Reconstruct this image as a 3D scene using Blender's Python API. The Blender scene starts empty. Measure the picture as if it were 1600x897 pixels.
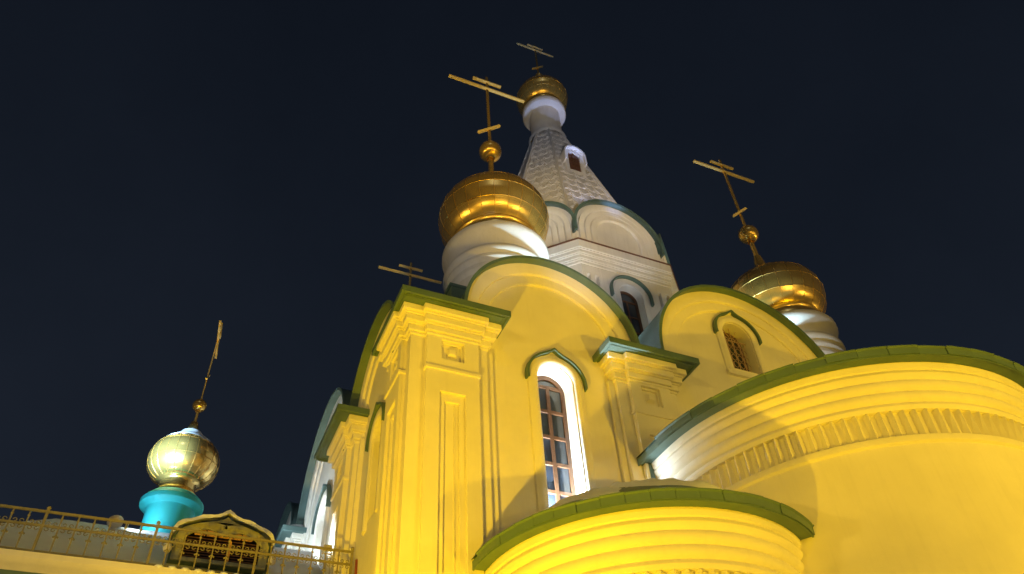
import bpy, bmesh, math, random
from mathutils import Vector, Matrix
from mathutils.geometry import tessellate_polygon
random.seed(7)
PI = math.pi
R = math.radians
S = bpy.context.scene
COL = S.collection

# ------------------------------------------------------------------ camera
cam_d = bpy.data.cameras.new('camera')
cam = bpy.data.objects.new('camera', cam_d)
COL.objects.link(cam)
YAW, PIT, ROLL = 0.456847, 0.758475, 0.0689132
fw = Vector((math.sin(YAW)*math.cos(PIT), math.cos(YAW)*math.cos(PIT), math.sin(PIT)))
rt = Vector((math.cos(YAW), -math.sin(YAW), 0))
dn = fw.cross(rt)
cr, sr = math.cos(ROLL), math.sin(ROLL)
rx = rt*cr + dn*sr
dy = dn*cr - rt*sr
cm = Matrix.Identity(4)
for i in range(3):
    cm[i][0] = rx[i]; cm[i][1] = -dy[i]; cm[i][2] = -fw[i]
cm.translation = Vector((0, -12, 1.6))
cam.matrix_world = cm
cam_d.sensor_width = 36
cam_d.lens = 1199.155/1600*36
cam_d.clip_start = 0.05
cam_d.clip_end = 3000
S.camera = cam
S.render.resolution_x, S.render.resolution_y = 1024, 574

# ------------------------------------------------------------------ world, fill sun, exposure
S.view_settings.view_transform = 'Standard'
S.view_settings.look = 'None'
S.view_settings.exposure = 0
S.view_settings.gamma = 1
W = bpy.data.worlds.new('World')
S.world = W
W.use_nodes = True
wn = W.node_tree
bg = wn.nodes['Background']
# overcast winter night: an even navy sky with very soft cloud variation
wtc = wn.nodes.new('ShaderNodeTexCoord')
wnz = wn.nodes.new('ShaderNodeTexNoise'); wnz.inputs['Scale'].default_value = 2.2; wnz.inputs['Detail'].default_value = 7; wnz.inputs['Roughness'].default_value = 0.6
wn.links.new(wtc.outputs['Generated'], wnz.inputs['Vector'])
wrp = wn.nodes.new('ShaderNodeValToRGB')
wrp.color_ramp.elements[0].position = 0.3; wrp.color_ramp.elements[0].color = (0.85, 0.86, 0.86, 1)
wrp.color_ramp.elements[1].position = 0.75; wrp.color_ramp.elements[1].color = (1.16, 1.14, 1.12, 1)
wn.links.new(wnz.outputs[0], wrp.inputs[0])
wsp = wn.nodes.new('ShaderNodeSeparateXYZ'); wn.links.new(wtc.outputs['Generated'], wsp.inputs[0])
wgr = wn.nodes.new('ShaderNodeValToRGB')   # town glow: paler towards the horizon
wgr.color_ramp.elements[0].position = 0.0; wgr.color_ramp.elements[0].color = (0.0138, 0.0190, 0.0305, 1)
wgr.color_ramp.elements[1].position = 0.95; wgr.color_ramp.elements[1].color = (0.0046, 0.0068, 0.0120, 1)
wn.links.new(wsp.outputs[2], wgr.inputs[0])
wmx = wn.nodes.new('ShaderNodeMix'); wmx.data_type = 'RGBA'; wmx.blend_type = 'MULTIPLY'; wmx.inputs[0].default_value = 1
wn.links.new(wgr.outputs[0], wmx.inputs[6]); wn.links.new(wrp.outputs[0], wmx.inputs[7])
wn.links.new(wmx.outputs[2], bg.inputs[0])
bg.inputs[1].default_value = 1.0
md = bpy.data.lights.new('fill_sun', 'SUN')  # dim sun lamp added as weak overall fill
md.energy = 0.05
md.angle = R(0.5)
md.color = (0.8, 0.88, 1)
fill_sun = bpy.data.objects.new('fill_sun', md)
COL.objects.link(fill_sun)
fill_sun.rotation_euler = (R(50), 0, R(-20))
S.cycles.max_bounces = 6

# ------------------------------------------------------------------ materials
def mat(name, col, rough=0.6, metal=0.0, var=0.06, nscale=3.0, bump=0.0, bscale=60, streak=0.0, spec=0.5, aniso=0, stain=None):
    m = bpy.data.materials.new(name)
    m.use_nodes = True
    nt = m.node_tree; N = nt.nodes; L = nt.links
    b = N['Principled BSDF']
    b.inputs['Roughness'].default_value = rough
    b.inputs['Metallic'].default_value = metal
    b.inputs['Specular IOR Level'].default_value = spec
    tc = N.new('ShaderNodeTexCoord')
    nz = N.new('ShaderNodeTexNoise'); nz.inputs['Scale'].default_value = nscale; nz.inputs['Detail'].default_value = 6
    L.new(tc.outputs['Object'], nz.inputs['Vector'])
    rmp = N.new('ShaderNodeMapRange')
    rmp.inputs[1].default_value = 0.3; rmp.inputs[2].default_value = 0.7
    rmp.inputs[3].default_value = 1-var; rmp.inputs[4].default_value = 1+var
    L.new(nz.outputs[0], rmp.inputs[0])
    mul = N.new('ShaderNodeVectorMath'); mul.operation = 'SCALE'
    mul.inputs[0].default_value = col
    L.new(rmp.outputs[0], mul.inputs['Scale'])
    out = mul.outputs[0]
    if streak:
        mp = N.new('ShaderNodeMapping'); mp.inputs['Scale'].default_value = (5, 5, 0.35)
        L.new(tc.outputs['Object'], mp.inputs[0])
        n2 = N.new('ShaderNodeTexNoise'); n2.inputs['Scale'].default_value = 1.6; n2.inputs['Detail'].default_value = 8
        n2.inputs['Roughness'].default_value = 0.65
        L.new(mp.outputs[0], n2.inputs['Vector'])
        r2 = N.new('ShaderNodeMapRange'); r2.inputs[1].default_value = 0.52; r2.inputs[2].default_value = 0.8
        r2.inputs[3].default_value = 0; r2.inputs[4].default_value = streak
        L.new(n2.outputs[0], r2.inputs[0])
        mx = N.new('ShaderNodeMix'); mx.data_type = 'RGBA'
        L.new(r2.outputs[0], mx.inputs[0]); L.new(out, mx.inputs[6])
        mx.inputs[7].default_value = (*(stain or [c*0.55 for c in col]), 1)
        out = mx.outputs[2]
    L.new(out, b.inputs['Base Color'])
    if bump:
        nb = N.new('ShaderNodeTexNoise'); nb.inputs['Scale'].default_value = bscale; nb.inputs['Detail'].default_value = 10; nb.inputs['Roughness'].default_value = 0.62
        L.new(tc.outputs['Object'], nb.inputs['Vector'])
        bp = N.new('ShaderNodeBump'); bp.inputs['Strength'].default_value = bump; bp.inputs['Distance'].default_value = 0.02
        L.new(nb.outputs[0], bp.inputs['Height']); L.new(bp.outputs[0], b.inputs['Normal'])
    if aniso:
        b.inputs['Anisotropic'].default_value = aniso
        ge = N.new('ShaderNodeNewGeometry')
        tg = N.new('ShaderNodeVectorMath'); tg.operation = 'CROSS_PRODUCT'; tg.inputs[0].default_value = (0, 0, 1)
        L.new(ge.outputs['Normal'], tg.inputs[1])
        L.new(tg.outputs[0], b.inputs['Tangent'])
    return m

M_PLASTER = mat('plaster', (0.76, 0.71, 0.60), 0.85, var=0.05, nscale=1.3, bump=0.6, bscale=3.0, streak=0.14, spec=0.2)
M_WHITE = mat('white_plaster', (0.74, 0.72, 0.70), 0.85, var=0.06, nscale=1.6, bump=0.25, bscale=10, streak=0.3, spec=0.2)
M_GREEN = mat('green_roof_metal', (0.09, 0.15, 0.138), 0.5, var=0.14, nscale=2.2, bump=0.2, bscale=5, streak=0.2, stain=(0.09, 0.13, 0.08))
M_TURQ = mat('turquoise_paint', (0.03, 0.50, 0.58), 0.55, var=0.06, nscale=2.5, streak=0.15)
M_GOLD = mat('gold_leaf', (0.9, 0.6, 0.14), 0.27, 0.8, var=0.12, nscale=2.5, bump=0.08, bscale=7, streak=0.35, stain=(0.5, 0.3, 0.08), aniso=0.75)
M_GOLDSEAM = mat('gold_seam', (0.7, 0.46, 0.13), 0.4, 0.9, var=0.1)
M_GOLD2 = mat('polished_gold', (0.9, 0.62, 0.18), 0.2, 0.9, var=0.1, nscale=4, bump=0.1, bscale=9, streak=0.3, stain=(0.55, 0.36, 0.12), aniso=0.3)
for m_ in (M_GOLD, M_GOLD2):
    b_ = m_.node_tree.nodes['Principled BSDF']; b_.inputs['Coat Weight'].default_value = 0.8; b_.inputs['Coat Roughness'].default_value = 0.22
M_GOLDBAR = mat('lit_gilded_bar', (0.95, 0.76, 0.36), 0.4, 0.15, var=0.1, nscale=6)  # paler gold than the posts: floodlight on crossbar undersides put into the colour
M_SNOW = mat('snow', (0.84, 0.86, 0.89), 0.75, var=0.04, nscale=2, bump=0.5, bscale=4)
M_WOOD = mat('brown_wood', (0.11, 0.05, 0.022), 0.5, var=0.2, nscale=14)
M_SLAT = mat('dark_brown_slat', (0.13, 0.055, 0.035), 0.6, var=0.25, nscale=9)
M_OCHRE = mat('ochre_wood', (0.55, 0.30, 0.09), 0.6, var=0.15, nscale=9)
M_IRON = mat('painted_iron', (0.24, 0.21, 0.11), 0.5, var=0.15, nscale=10)
M_DARK = mat('dark_interior', (0.02, 0.02, 0.025), 0.8)
M_GRILLE = mat('grille_iron', (0.42, 0.28, 0.2), 0.5, var=0.1)
M_CASE = mat('lamp_case', (0.55, 0.5, 0.5), 0.5, var=0.05)
M_RUST = mat('rust_red_pipe', (0.22, 0.05, 0.03), 0.6, var=0.2)
M_PALEGREEN = mat('pale_green_board', (0.34, 0.33, 0.19), 0.6, var=0.1, nscale=4)
M_GLASS = mat('window_glass', (0.04, 0.05, 0.07), 0.05, var=0.2, nscale=1.5, spec=0.5)
M_CURTAIN = mat('lit_curtain', (0.6, 0.62, 0.66), 0.9)

# ------------------------------------------------------------------ helpers
WORLD = {}
def put(o, parent=None, mw=None):
    COL.objects.link(o)
    mw = mw or Matrix.Identity(4)
    WORLD[o.name] = mw
    if parent is not None:
        o.parent = parent
        o.matrix_basis = WORLD[parent.name].inverted() @ mw
    else:
        o.matrix_basis = mw
    return o

def thing(name, label, cat, loc=(0, 0, 0), group=None):
    o = bpy.data.objects.new(name, None)
    o.empty_display_size = 0.3
    put(o, None, Matrix.Translation(loc))
    return tag(o, label, cat, group)

def tag(o, label=None, cat=None, group=None, kind=None):
    if label: o['label'] = label
    if cat: o['category'] = cat
    if group: o['group'] = group
    if kind: o['kind'] = kind
    return o

def inst(name, mesh, parent, mw):
    return put(bpy.data.objects.new(name, mesh), parent, mw)

IDF = lambda u, o, z: Vector((u, o, z))
EAST = lambda u, o, z: Vector((u, -o, z))
LX = 3.6
NORTH = lambda u, o, z: Vector((LX-o, u, z))

class MB:
    def __init__(s):
        s.v = []; s.f = []
    def add(s, vs, fs):
        k = len(s.v); s.v += [Vector(a) for a in vs]; s.f += [[i+k for i in f] for f in fs]
        return s
    def box(s, u0, u1, o0, o1, z0, z1, F=IDF):
        p = [F(u, o, z) for z in (z0, z1) for o in (o0, o1) for u in (u0, u1)]
        return s.add(p, [(0, 1, 3, 2), (4, 6, 7, 5), (0, 4, 5, 1), (2, 3, 7, 6), (0, 2, 6, 4), (1, 5, 7, 3)])
    def frustum(s, a, b, F=IDF):
        # a, b = (u0,u1,o0,o1,z)
        p = []
        for q in (a, b):
            p += [F(u, o, q[4]) for o in (q[2], q[3]) for u in (q[0], q[1])]
        return s.add(p, [(0, 1, 3, 2), (4, 6, 7, 5), (0, 4, 5, 1), (2, 3, 7, 6), (0, 2, 6, 4), (1, 5, 7, 3)])
    def panel(s, outer, holes, o0, o1, F=IDF):
        loops = [outer]+list(holes)
        flat = [p for l in loops for p in l]
        tr = tessellate_polygon([[Vector((p[0], p[1], 0)) for p in l] for l in loops])
        n = len(flat)
        vs = [F(p[0], o0, p[1]) for p in flat]+[F(p[0], o1, p[1]) for p in flat]
        fs = [tuple(t) for t in tr]+[tuple(i+n for i in reversed(t)) for t in tr]
        k = 0
        for l in loops:
            m = len(l)
            for i in range(m):
                a, b = k+i, k+(i+1) % m
                fs.append((a, b, b+n, a+n))
            k += m
        return s.add(vs, fs)
    def sweep(s, path, prof, F=IDF, closed=False):
        # path: (pu,pz,nu,nz[,scale]) in the facade plane, prof closed polygon of (r,o)
        m = len(prof); vs = []; fs = []
        for p in path:
            for r, o in prof:
                vs.append(F(p[0]+p[2]*r, o, p[1]+p[3]*r))
        n = len(path)
        for i in range(n-1+(1 if closed else 0)):
            j = (i+1) % n
            for k in range(m):
                l = (k+1) % m
                fs.append((i*m+k, i*m+l, j*m+l, j*m+k))
        if not closed:
            fs.append(tuple(range(m))); fs.append(tuple(reversed(range((n-1)*m, n*m))))
        return s.add(vs, fs)
    def plan(s, path, prof, cap=True):
        # path: (px,py,nx,ny); prof polygon of (off,z)
        m = len(prof); vs = []; fs = []
        for p in path:
            for r, z in prof:
                vs.append(Vector((p[0]+p[2]*r, p[1]+p[3]*r, z)))
        n = len(path)
        for i in range(n-1):
            for k in range(m-(0 if cap else 1)):
                l = (k+1) % m
                fs.append((i*m+k, (i+1)*m+k, (i+1)*m+l, i*m+l))
        if cap:
            fs.append(tuple(range(m))); fs.append(tuple(reversed(range((n-1)*m, n*m))))
        return s.add(vs, fs)
    def lathe(s, cx, cy, prof, n=48, jit=0):
        vs = []; fs = []; m = len(prof)
        for i in range(n):
            a = 2*PI*i/n
            for k, (r, z) in enumerate(prof):
                vs.append((cx+r*math.cos(a), cy+r*math.sin(a), z+(random.uniform(-jit, jit) if (jit and k == 0) else 0)))
        for i in range(n):
            j = (i+1) % n
            for k in range(m-1):
                fs.append((i*m+k, j*m+k, j*m+k+1, i*m+k+1))
        return s.add(vs, fs)
    def tube(s, pts, r, n=6):
        pts = [Vector(p) for p in pts]; vs = []; fs = []
        for i, p in enumerate(pts):
            d = (pts[min(i+1, len(pts)-1)]-pts[max(i-1, 0)]).normalized()
            a = d.orthogonal().normalized() if i == 0 else (a-d*a.dot(d)).normalized()
            b = d.cross(a)
            for k in range(n):
                t = 2*PI*k/n
                vs.append(p+a*(r*math.cos(t))+b*(r*math.sin(t)))
        for i in range(len(pts)-1):
            for k in range(n):
                l = (k+1) % n
                fs.append((i*n+k, i*n+l, (i+1)*n+l, (i+1)*n+k))
        fs.append(tuple(reversed(range(n)))); fs.append(tuple(range((len(pts)-1)*n, len(pts)*n)))
        return s.add(vs, fs)
    def ball(s, c, r, nu=20, nv=12, sz=1):
        prof = [(max(1e-4, r*math.cos(-PI/2+PI*k/nv)), c[2]+sz*r*math.sin(-PI/2+PI*k/nv)) for k in range(nv+1)]
        return s.lathe(c[0], c[1], prof, nu)
    def mesh(s, name, m, smooth=40, merge=True):
        me = bpy.data.meshes.new(name)
        me.from_pydata([tuple(v) for v in s.v], [], s.f)
        bm = bmesh.new(); bm.from_mesh(me)
        if merge: bmesh.ops.remove_doubles(bm, verts=bm.verts, dist=1e-5)
        bmesh.ops.recalc_face_normals(bm, faces=bm.faces)
        bm.to_mesh(me); bm.free()
        me.materials.append(m)
        if smooth:
            me.polygons.foreach_set('use_smooth', [True]*len(me.polygons))
            me.set_sharp_from_angle(angle=R(smooth))
        return me
    def build(s, name, m, parent=None, smooth=40, bevel=0, mw=None):
        o = bpy.data.objects.new(name, s.mesh(name, m, smooth))
        put(o, parent, mw)
        if bevel:
            b = o.modifiers.new('bevel', 'BEVEL'); b.width = bevel; b.segments = 2; b.limit_method = 'ANGLE'; b.angle_limit = R(40)
            b.harden_normals = False
        return o

def arcpath(uc, zc, n=40, zbot=None, a0=180, a1=0):
    p = []
    if zbot is not None: p.append((uc, zbot, -1, 0))
    for i in range(n+1):
        a = R(a0+(a1-a0)*i/n)
        p.append((uc, zc, math.cos(a), math.sin(a)))
    if zbot is not None: p.append((uc, zbot, 1, 0))
    return p

def archpoly(uc, r, z0, zc, n=28):
    return [(uc-r, z0), (uc+r, z0)]+[(uc+r*math.cos(PI*i/n), zc+r*math.sin(PI*i/n)) for i in range(n+1)]

# ================================================================== ground
g = MB()
n = 24
g.add([(x, y, 0) for y in (-900, 900) for x in (-900, 900)], [(0, 1, 3, 2)])
go = g.build('ground', M_SNOW)
go['kind'] = 'structure'

# ================================================================== church
CX, CY = 12.55, 8.4
church = thing('church', 'tall floodlit yellow church with gold onion domes, green rimmed gables and white tent tower', 'church', (CX, CY, 0))

# ---- windows
def window(F, uc, r, zs, z0, depth, rails, cols, hood_r, parent, grille=False, lit=True, hood_ext=0.11, wm=None):
    wm = wm or M_PLASTER
    w = MB()
    # surround moulding
    w.sweep(arcpath(uc, zs, 28, z0-0.15), [(r+0.02, 0.0), (r+0.02, 0.05), (r+0.05, 0.075), (r+0.17, 0.075), (r+0.2, 0.045), (r+0.24, 0.045), (r+0.26, 0.0)], F)
    if grille:
        w.box(uc-r-0.26, uc+r+0.26, -0.05, 0.09, z0-0.28, z0-0.15, F)
    win = w.build('window', wm, parent, 50)
    # frame
    fo = -depth
    f = MB()
    fm = M_WOOD
    t = 0.085
    f.sweep(arcpath(uc, zs, 28, z0), [(r-0.11, fo), (r-0.11, fo+0.07), (r-0.005, fo+0.07), (r-0.005, fo)], F)
    for z in rails:
        f.box(uc-r+0.08, uc+r-0.08, fo+0.005, fo+0.062, z-t/2, z+t/2, F)
    if cols:
        f.box(uc-t/2, uc+t/2, fo+0.007, fo+0.066, z0, rails[0], F)
    f.build('frame', fm, win, 40, 0.006)
    # panes
    zz = sorted(list(rails)+[z0], reverse=True)
    def pane(poly):
        p = MB(); p.panel(poly, [], fo+0.018, fo+0.03, F); p.build('pane', M_GLASS, win, 0)
    pr = r-0.085
    top = [(uc+pr*math.cos(a), zs+pr*math.sin(a)) for a in [PI*i/16 for i in range(17)]]
    if rails[0] > zs:
        dz = rails[0]-zs; a0 = math.asin(min(0.99, dz/pr))
        top = [(uc+pr*math.cos(a0+(PI-2*a0)*i/16), zs+pr*math.sin(a0+(PI-2*a0)*i/16)) for i in range(17)]
    elif rails[0] < zs:
        top = [(uc-pr, rails[0]), (uc+pr, rails[0])]+top
    pane(top)
    for a, b in zip(zz[:-1], zz[1:]):
        if cols:
            pane([(uc-pr, b), (uc-0.005, b), (uc-0.005, a), (uc-pr, a)])
            pane([(uc+0.005, b), (uc+pr, b), (uc+pr, a), (uc+0.005, a)])
        else:
            pane([(uc-pr, b), (uc+pr, b), (uc+pr, a), (uc-pr, a)])
    bk = MB(); bk.panel(archpoly(uc, r+0.02, z0-0.05, zs), [], fo-0.25, fo-0.2, F); bk.build('dark_room', M_DARK, win, 0)
    # keel-arched hood
    h = MB(); path = []
    for i in range(61):
        a = R(188-196*i/60)
        d = abs(math.degrees(a)-90)
        k = hood_r+0.13*math.exp(-(d/9.0)**1.3)
        path.append((uc, zs, math.cos(a)*k/hood_r, math.sin(a)*k/hood_r))
    h.sweep(path, [(hood_r, -0.01), (hood_r, hood_ext), (hood_r-0.02, hood_ext), (hood_r-0.02, hood_ext+0.02), (hood_r+0.035, hood_ext+0.02), (hood_r+0.045, -0.01)], F)
    h.build('hood', M_GREEN, win, 40)
    if grille:
        q = MB()
        fo2 = fo+0.22
        for k in (-1, 0, 1):
            u = uc+k*r*0.45
            q.tube([F(u, fo2, z0), F(u, fo2, zs+0.08)], 0.014, 5)
        for k in range(5):
            z = z0+0.12+k*(zs-z0)/5
            for s_ in (-0.68, -0.22, 0.22, 0.68):
                c = uc+s_*r
                q.tube([F(c+0.075*math.cos(2*PI*i/10), fo2, z+0.1*math.sin(2*PI*i/10)) for i in range(11)], 0.009, 4)
        q.tube([F(uc-r, fo2, zs), F(uc+r, fo2, zs)], 0.014, 5)
        for k in range(7):
            a = PI*k/6
            q.tube([F(uc+0.1*math.cos(a), fo2, zs+0.1*math.sin(a)), F(uc+r*math.cos(a), fo2, zs+r*math.sin(a))], 0.011, 4)
        q.tube([F(uc+0.1*math.cos(PI*i/8), fo2, zs+0.1*math.sin(PI*i/8)) for i in range(9)], 0.012, 4)
        q.build('grille', M_GRILLE, win)
    return win

# ---- pilasters
def capital(mb, u0, u1, b0, b1, oB, F, zt=12.55):
    # stepped and rounded cornice with breakfront
    st = [(0.60, 0.50, 0.035), (0.50, 0.40, 0.075), (0.40, 0.30, 0.12), (0.30, 0.2, 0.165), (0.2, 0.1, 0.21), (0.1, 0.0, 0.26)]
    prof = [(zt-0.62, zt-0.55, 0.03), (zt-0.55, zt-0.40, 0.075), (zt-0.40, zt-0.36, 0.10), (zt-0.36, zt-0.20, 0.16), (zt-0.20, zt-0.16, 0.19), (zt-0.16, zt-0.003, 0.26)]
    for z0, z1, e in prof:
        mb.box(u0-e, u1+e, -0.05, oB+e, z0, z1, F)
        mb.box(b0-e*0.6, b1+e*0.6, oB, oB+0.12+e, z0+0.002, z1-0.002 if z1 < zt-0.01 else z1, F)

def breakfront(b0, b1, oB, F):
    m = MB()
    c = (b0+b1)/2
    o1, o2, o3 = oB, oB+0.055, oB+0.12
    sq = lambda h, zc: [(c-h, zc-h), (c+h, zc-h), (c+h, zc+h), (c-h, zc+h)]
    lng = lambda h, t: [(c-h, 0.6), (c+h, 0.6), (c+h, t), (c-h, t)]
    outer = [(b0, 0), (b1, 0), (b1, 12.0), (b0, 12.0)]
    m.panel(outer, [sq(0.25, 11.62), lng(0.27, 10.56)], o2, o3, F)
    m.panel(outer, [sq(0.20, 11.62), lng(0.15, 10.38)], o1-0.003, o2-0.001, F)
    m.frustum((c-0.13, c+0.13, o1-0.05, o1+0.03, 0), (c-0.13, c+0.13, o1-0.05, o1+0.03, 0), F)
    m.v = m.v[:-8]; m.f = m.f[:-6]
    # small raised boss in the square
    k = len(m.v)
    zc = 11.62
    pts = [F(c+a*0.12, o1-0.01, zc+b*0.12) for a, b in ((-1, -1), (1, -1), (1, 1), (-1, 1))]+[F(c+a*0.065, o1+0.09, zc+b*0.065) for a, b in ((-1, -1), (1, -1), (1, 1), (-1, 1))]
    m.add(pts, [(0, 1, 5, 4), (1, 2, 6, 5), (2, 3, 7, 6), (3, 0, 4, 7), (4, 5, 6, 7)])
    # string moulding
    m.sweep([(0, 11.06, 0, 1), (1, 11.06, 0, 1)], [(0, 0), (0.02, 0.02)], F) if False else None
    m.box(b0-0.03, b1+0.03, oB-0.02, o3+0.035, 11.06, 11.14, F)
    # thin inner roll in the long recess
    m.box(c+0.055, c+0.08, o1-0.02, o1+0.025, 0.6, 10.38, F)
    return m

def eave(u0, u1, o0, o1, zt, F, parent, snow=True):
    e = MB()
    e.box(u0, u1, o0, o1-0.03, zt, zt+0.05, F)
    # fascia frame, three sides, proud below the soffit
    for a, b, hz in ((0.0, 0.045, 0.0), (0.045, 0.11, 0.02)):
        pass
    e.box(u0-0.012, u0+0.05, o0, o1, zt-0.035, zt+0.13, F)
    e.box(u1-0.05, u1+0.012, o0, o1, zt-0.035, zt+0.13, F)
    e.box(u0+0.05, u1-0.05, o1-0.05, o1-0.001, zt-0.034, zt+0.128, F)
    e.box(u0+0.12, u1-0.12, o1-0.15, o1-0.11, zt-0.022, zt+0.02, F)
    e.box(u0+0.09, u0+0.12, o0, o1-0.11, zt-0.022, zt+0.02, F)
    e.box(u1-0.12, u1-0.09, o0, o1-0.11, zt-0.022, zt+0.02, F)
    e.frustum((u0, u1, o0, o1, zt+0.132), (u0+0.5, u1-0.5, o0, o0+0.15, zt+0.42), F)
    ob = e.build('eave', M_GREEN, parent, 30, 0.006)
    if snow:
        s_ = MB()
        s_.frustum((u0+0.05, u1-0.05, o0, o1-0.06, zt+0.14), (u0+0.5, u1-0.5, o0, o0+0.2, zt+0.50), F)
        s_.build('snow_cover', M_SNOW, ob, 30, 0.03)
    return ob

def pilaster(F, u0, u1, parent, b0=None, b1=None):
    b0 = u0+0.28 if b0 is None else b0; b1 = u1-0.25 if b1 is None else b1
    m = MB()
    m.box(u0, u1, -0.3, 0.2, 0, 12.1, F)
    m.box(u0-0.15, u0, -0.3, 0.1, 0, 12.0, F); m.box(u1, u1+0.15, -0.3, 0.1, 0, 12.0, F)
    p = m.build('pilaster', M_PLASTER, parent, 0, 0.012)
    breakfront(b0, b1, 0.2, F).build('breakfront', M_PLASTER, p, 0, 0.01)
    c = MB(); capital(c, u0, u1, b0, b1, 0.2, F); c.build('capital', M_PLASTER, p, 0, 0.02)
    eave(u0-0.4, u1+0.42, -0.1, 0.8, 12.55, F, p)
    return p

# ---- gables (semicircular zakomara) with barrel roofs
def gable(F, uc, zc, r, parent, win=None, z0=0, depth_roof=3.0):
    holes = []
    if win: holes = [archpoly(uc if win.get('uc') is None else win['uc'], win['r'], win['z0'], win['zs'])]
    m = MB()
    m.panel(archpoly(uc, r+0.02, z0, zc, 40), holes, -0.55, 0.0, F)
    w = m.build('gable_wall', M_PLASTER, parent, 30)
    a = MB()
    k = r-2.2+0.0
    r1, r2 = r-0.62, r-0.34
    zb = zc-0.6
    a.sweep(arcpath(uc, zc, 48, zb), [(r2, 0), (r2, 0.10), (r2+0.02, 0.13), (r2+0.05, 0.14), (r+0.01, 0.14), (r+0.01, 0)], F)
    a.sweep(arcpath(uc, zc, 48, zb), [(r1, 0), (r1, 0.035), (r1+0.02, 0.06), (r1+0.05, 0.07), (r2-0.002, 0.07), (r2-0.002, 0)], F)
    a.build('archivolt', M_PLASTER, w, 30)
    b = MB()
    b.sweep(arcpath(uc, zc, 56, zc-0.5), [(r, -depth_roof), (r, 0.31), (r-0.02, 0.31), (r-0.02, 0.36), (r+0.06, 0.36), (r+0.06, 0.32), (r+0.04, 0.31), (r+0.05, -depth_roof)], F)
    b.build('gable_roof', M_GREEN, w, 30)
    return w

# east front
e_side = dict(r=0.44, zs=11.68, z0=8.0)
e_mid = dict(r=0.45, zs=14.62, z0=13.45, uc=12.55)
gw = gable(EAST, 6.78, 12.93, 2.2, church, e_side)
w1 = window(EAST, 6.8, 0.44, 11.68, 8.0, 0.46, [11.8, 11.15, 10.5, 9.85, 9.2, 8.55], True, 0.7, church)
gw2 = gable(EAST, 12.6, 13.15, 2.9, church, e_mid)
w2 = window(EAST, 12.55, 0.45, 14.62, 13.45, 0.42, [14.62], False, 0.71, church, grille=True)
gw3 = gable(EAST, 18.4, 12.6, 2.2, church)
pilaster(EAST, 8.27, 9.87, church)
pilaster(EAST, 15.3, 16.6, church)

# north side (receding on the left)
n1 = dict(r=0.40, zs=11.3, z0=9.3); n2 = dict(uc=8.3, r=0.55, zs=12.0, z0=9.3)
gable(NORTH, 2.65, 12.5, 2.05, church, n1)
window(NORTH, 2.65, 0.40, 11.3, 9.3, 0.46, [11.3, 10.7, 10.1], True, 0.66, church)
gable(NORTH, 8.05, 12.8, 2.75, church, n2)
window(NORTH, 8.3, 0.55, 12.0, 9.3, 0.5, [12.0, 11.3, 10.6, 9.95], True, 0.85, church)
gable(NORTH, 14.1, 12.93, 2.1, church)
pilaster(NORTH, 4.18, 5.85, church)
pilaster(NORTH, 10.85, 12.45, church)

# corner pilaster (two faces)
m = MB()
m.box(3.4, 5.1, -0.2, 1.25, 0, 12.1)
m.box(5.1, 5.27, -0.1, 0.3, 0, 12.0); m.box(3.5, 3.8, 1.25, 1.42, 0, 12.0)
cp = m.build('pilaster', M_PLASTER, church, 0, 0.012)
breakfront(3.72, 4.86, 0.2, EAST).build('breakfront', M_PLASTER, cp, 0, 0.01)
breakfront(0.05, 1.0, 0.2, NORTH).build('breakfront', M_PLASTER, cp, 0, 0.01)
c = MB()
zt = 12.55
for z0, z1, e in [(zt-0.62, zt-0.55, 0.03), (zt-0.55, zt-0.40, 0.075), (zt-0.40, zt-0.36, 0.10), (zt-0.36, zt-0.20, 0.16), (zt-0.20, zt-0.16, 0.19), (zt-0.16, zt-0.003, 0.26)]:
    c.box(3.4-e, 5.1+e, -0.2-e, 1.25+e, z0, z1)
    c.box(3.72-e*0.6, 4.86+e*0.6, -0.32-e, 0, z0+0.002, z1)
    c.box(3.28-e, 4.0, 0.05-e*0.6, 1.0+e*0.6, z0+0.003, z1+0.001)
c.build('capital', M_PLASTER, cp, 0, 0.02)
e = MB()
X0, X1, Y0, Y1 = 3.0, 5.44, -0.8, 1.5
e.box(X0+0.02, X1-0.02, Y0+0.02, Y1, zt, zt+0.05)
e.box(X0, X0+0.05, Y0, Y1, zt-0.035, zt+0.13); e.box(X1-0.05, X1, Y0, -0.01, zt-0.035, zt+0.13)
e.box(X0+0.05, X1-0.05, Y0, Y0+0.05, zt-0.034, zt+0.128)
e.box(X0+0.10, X0+0.13, Y0+0.13, Y1, zt-0.022, zt+0.02); e.box(X1-0.13, X1-0.10, Y0+0.13, -0.01, zt-0.022, zt+0.02)
e.box(X0+0.10, X1-0.10, Y0+0.10, Y0+0.13, zt-0.022, zt+0.02)
e.box(X0, 3.6, Y1-0.05, Y1+0.004, zt-0.03, zt+0.13)
e.frustum((X0, X1, Y0, Y1, zt+0.132), (X0+0.9, X1-0.6, Y0+0.9, Y1-0.2, zt+0.5))
ce = e.build('eave', M_GREEN, cp, 30, 0.006)
s_ = MB(); s_.frustum((X0+0.06, X1-0.06, Y0+0.06, Y1, zt+0.14), (X0+0.9, X1-0.5, Y0+0.9, Y1-0.2, zt+0.57)); s_.build('snow_cover', M_SNOW, ce, 30, 0.03)

# body behind the fronts, roof
m = MB()
m.box(LX+1.2, 21.4, 1.2, 16.6, 0, 12.9)
m.build('nave_wall', M_PLASTER, church, 0)
m = MB()
m.frustum((LX+0.3, 21.4, 0.4, 16.6, 12.91), (CX-4, CX+4, CY-4.2, CY+4, 15.4))
rf = m.build('main_roof', M_GREEN, church, 0)
m = MB(); m.box(4.55, 5.15, 0.55, 1.6, 13.3, 14.35); m.box(4.5, 5.2, 0.5, 1.65, 14.35, 14.42)
m.build('roof_parapet', M_GREEN, church, 0, 0.01)
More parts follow.
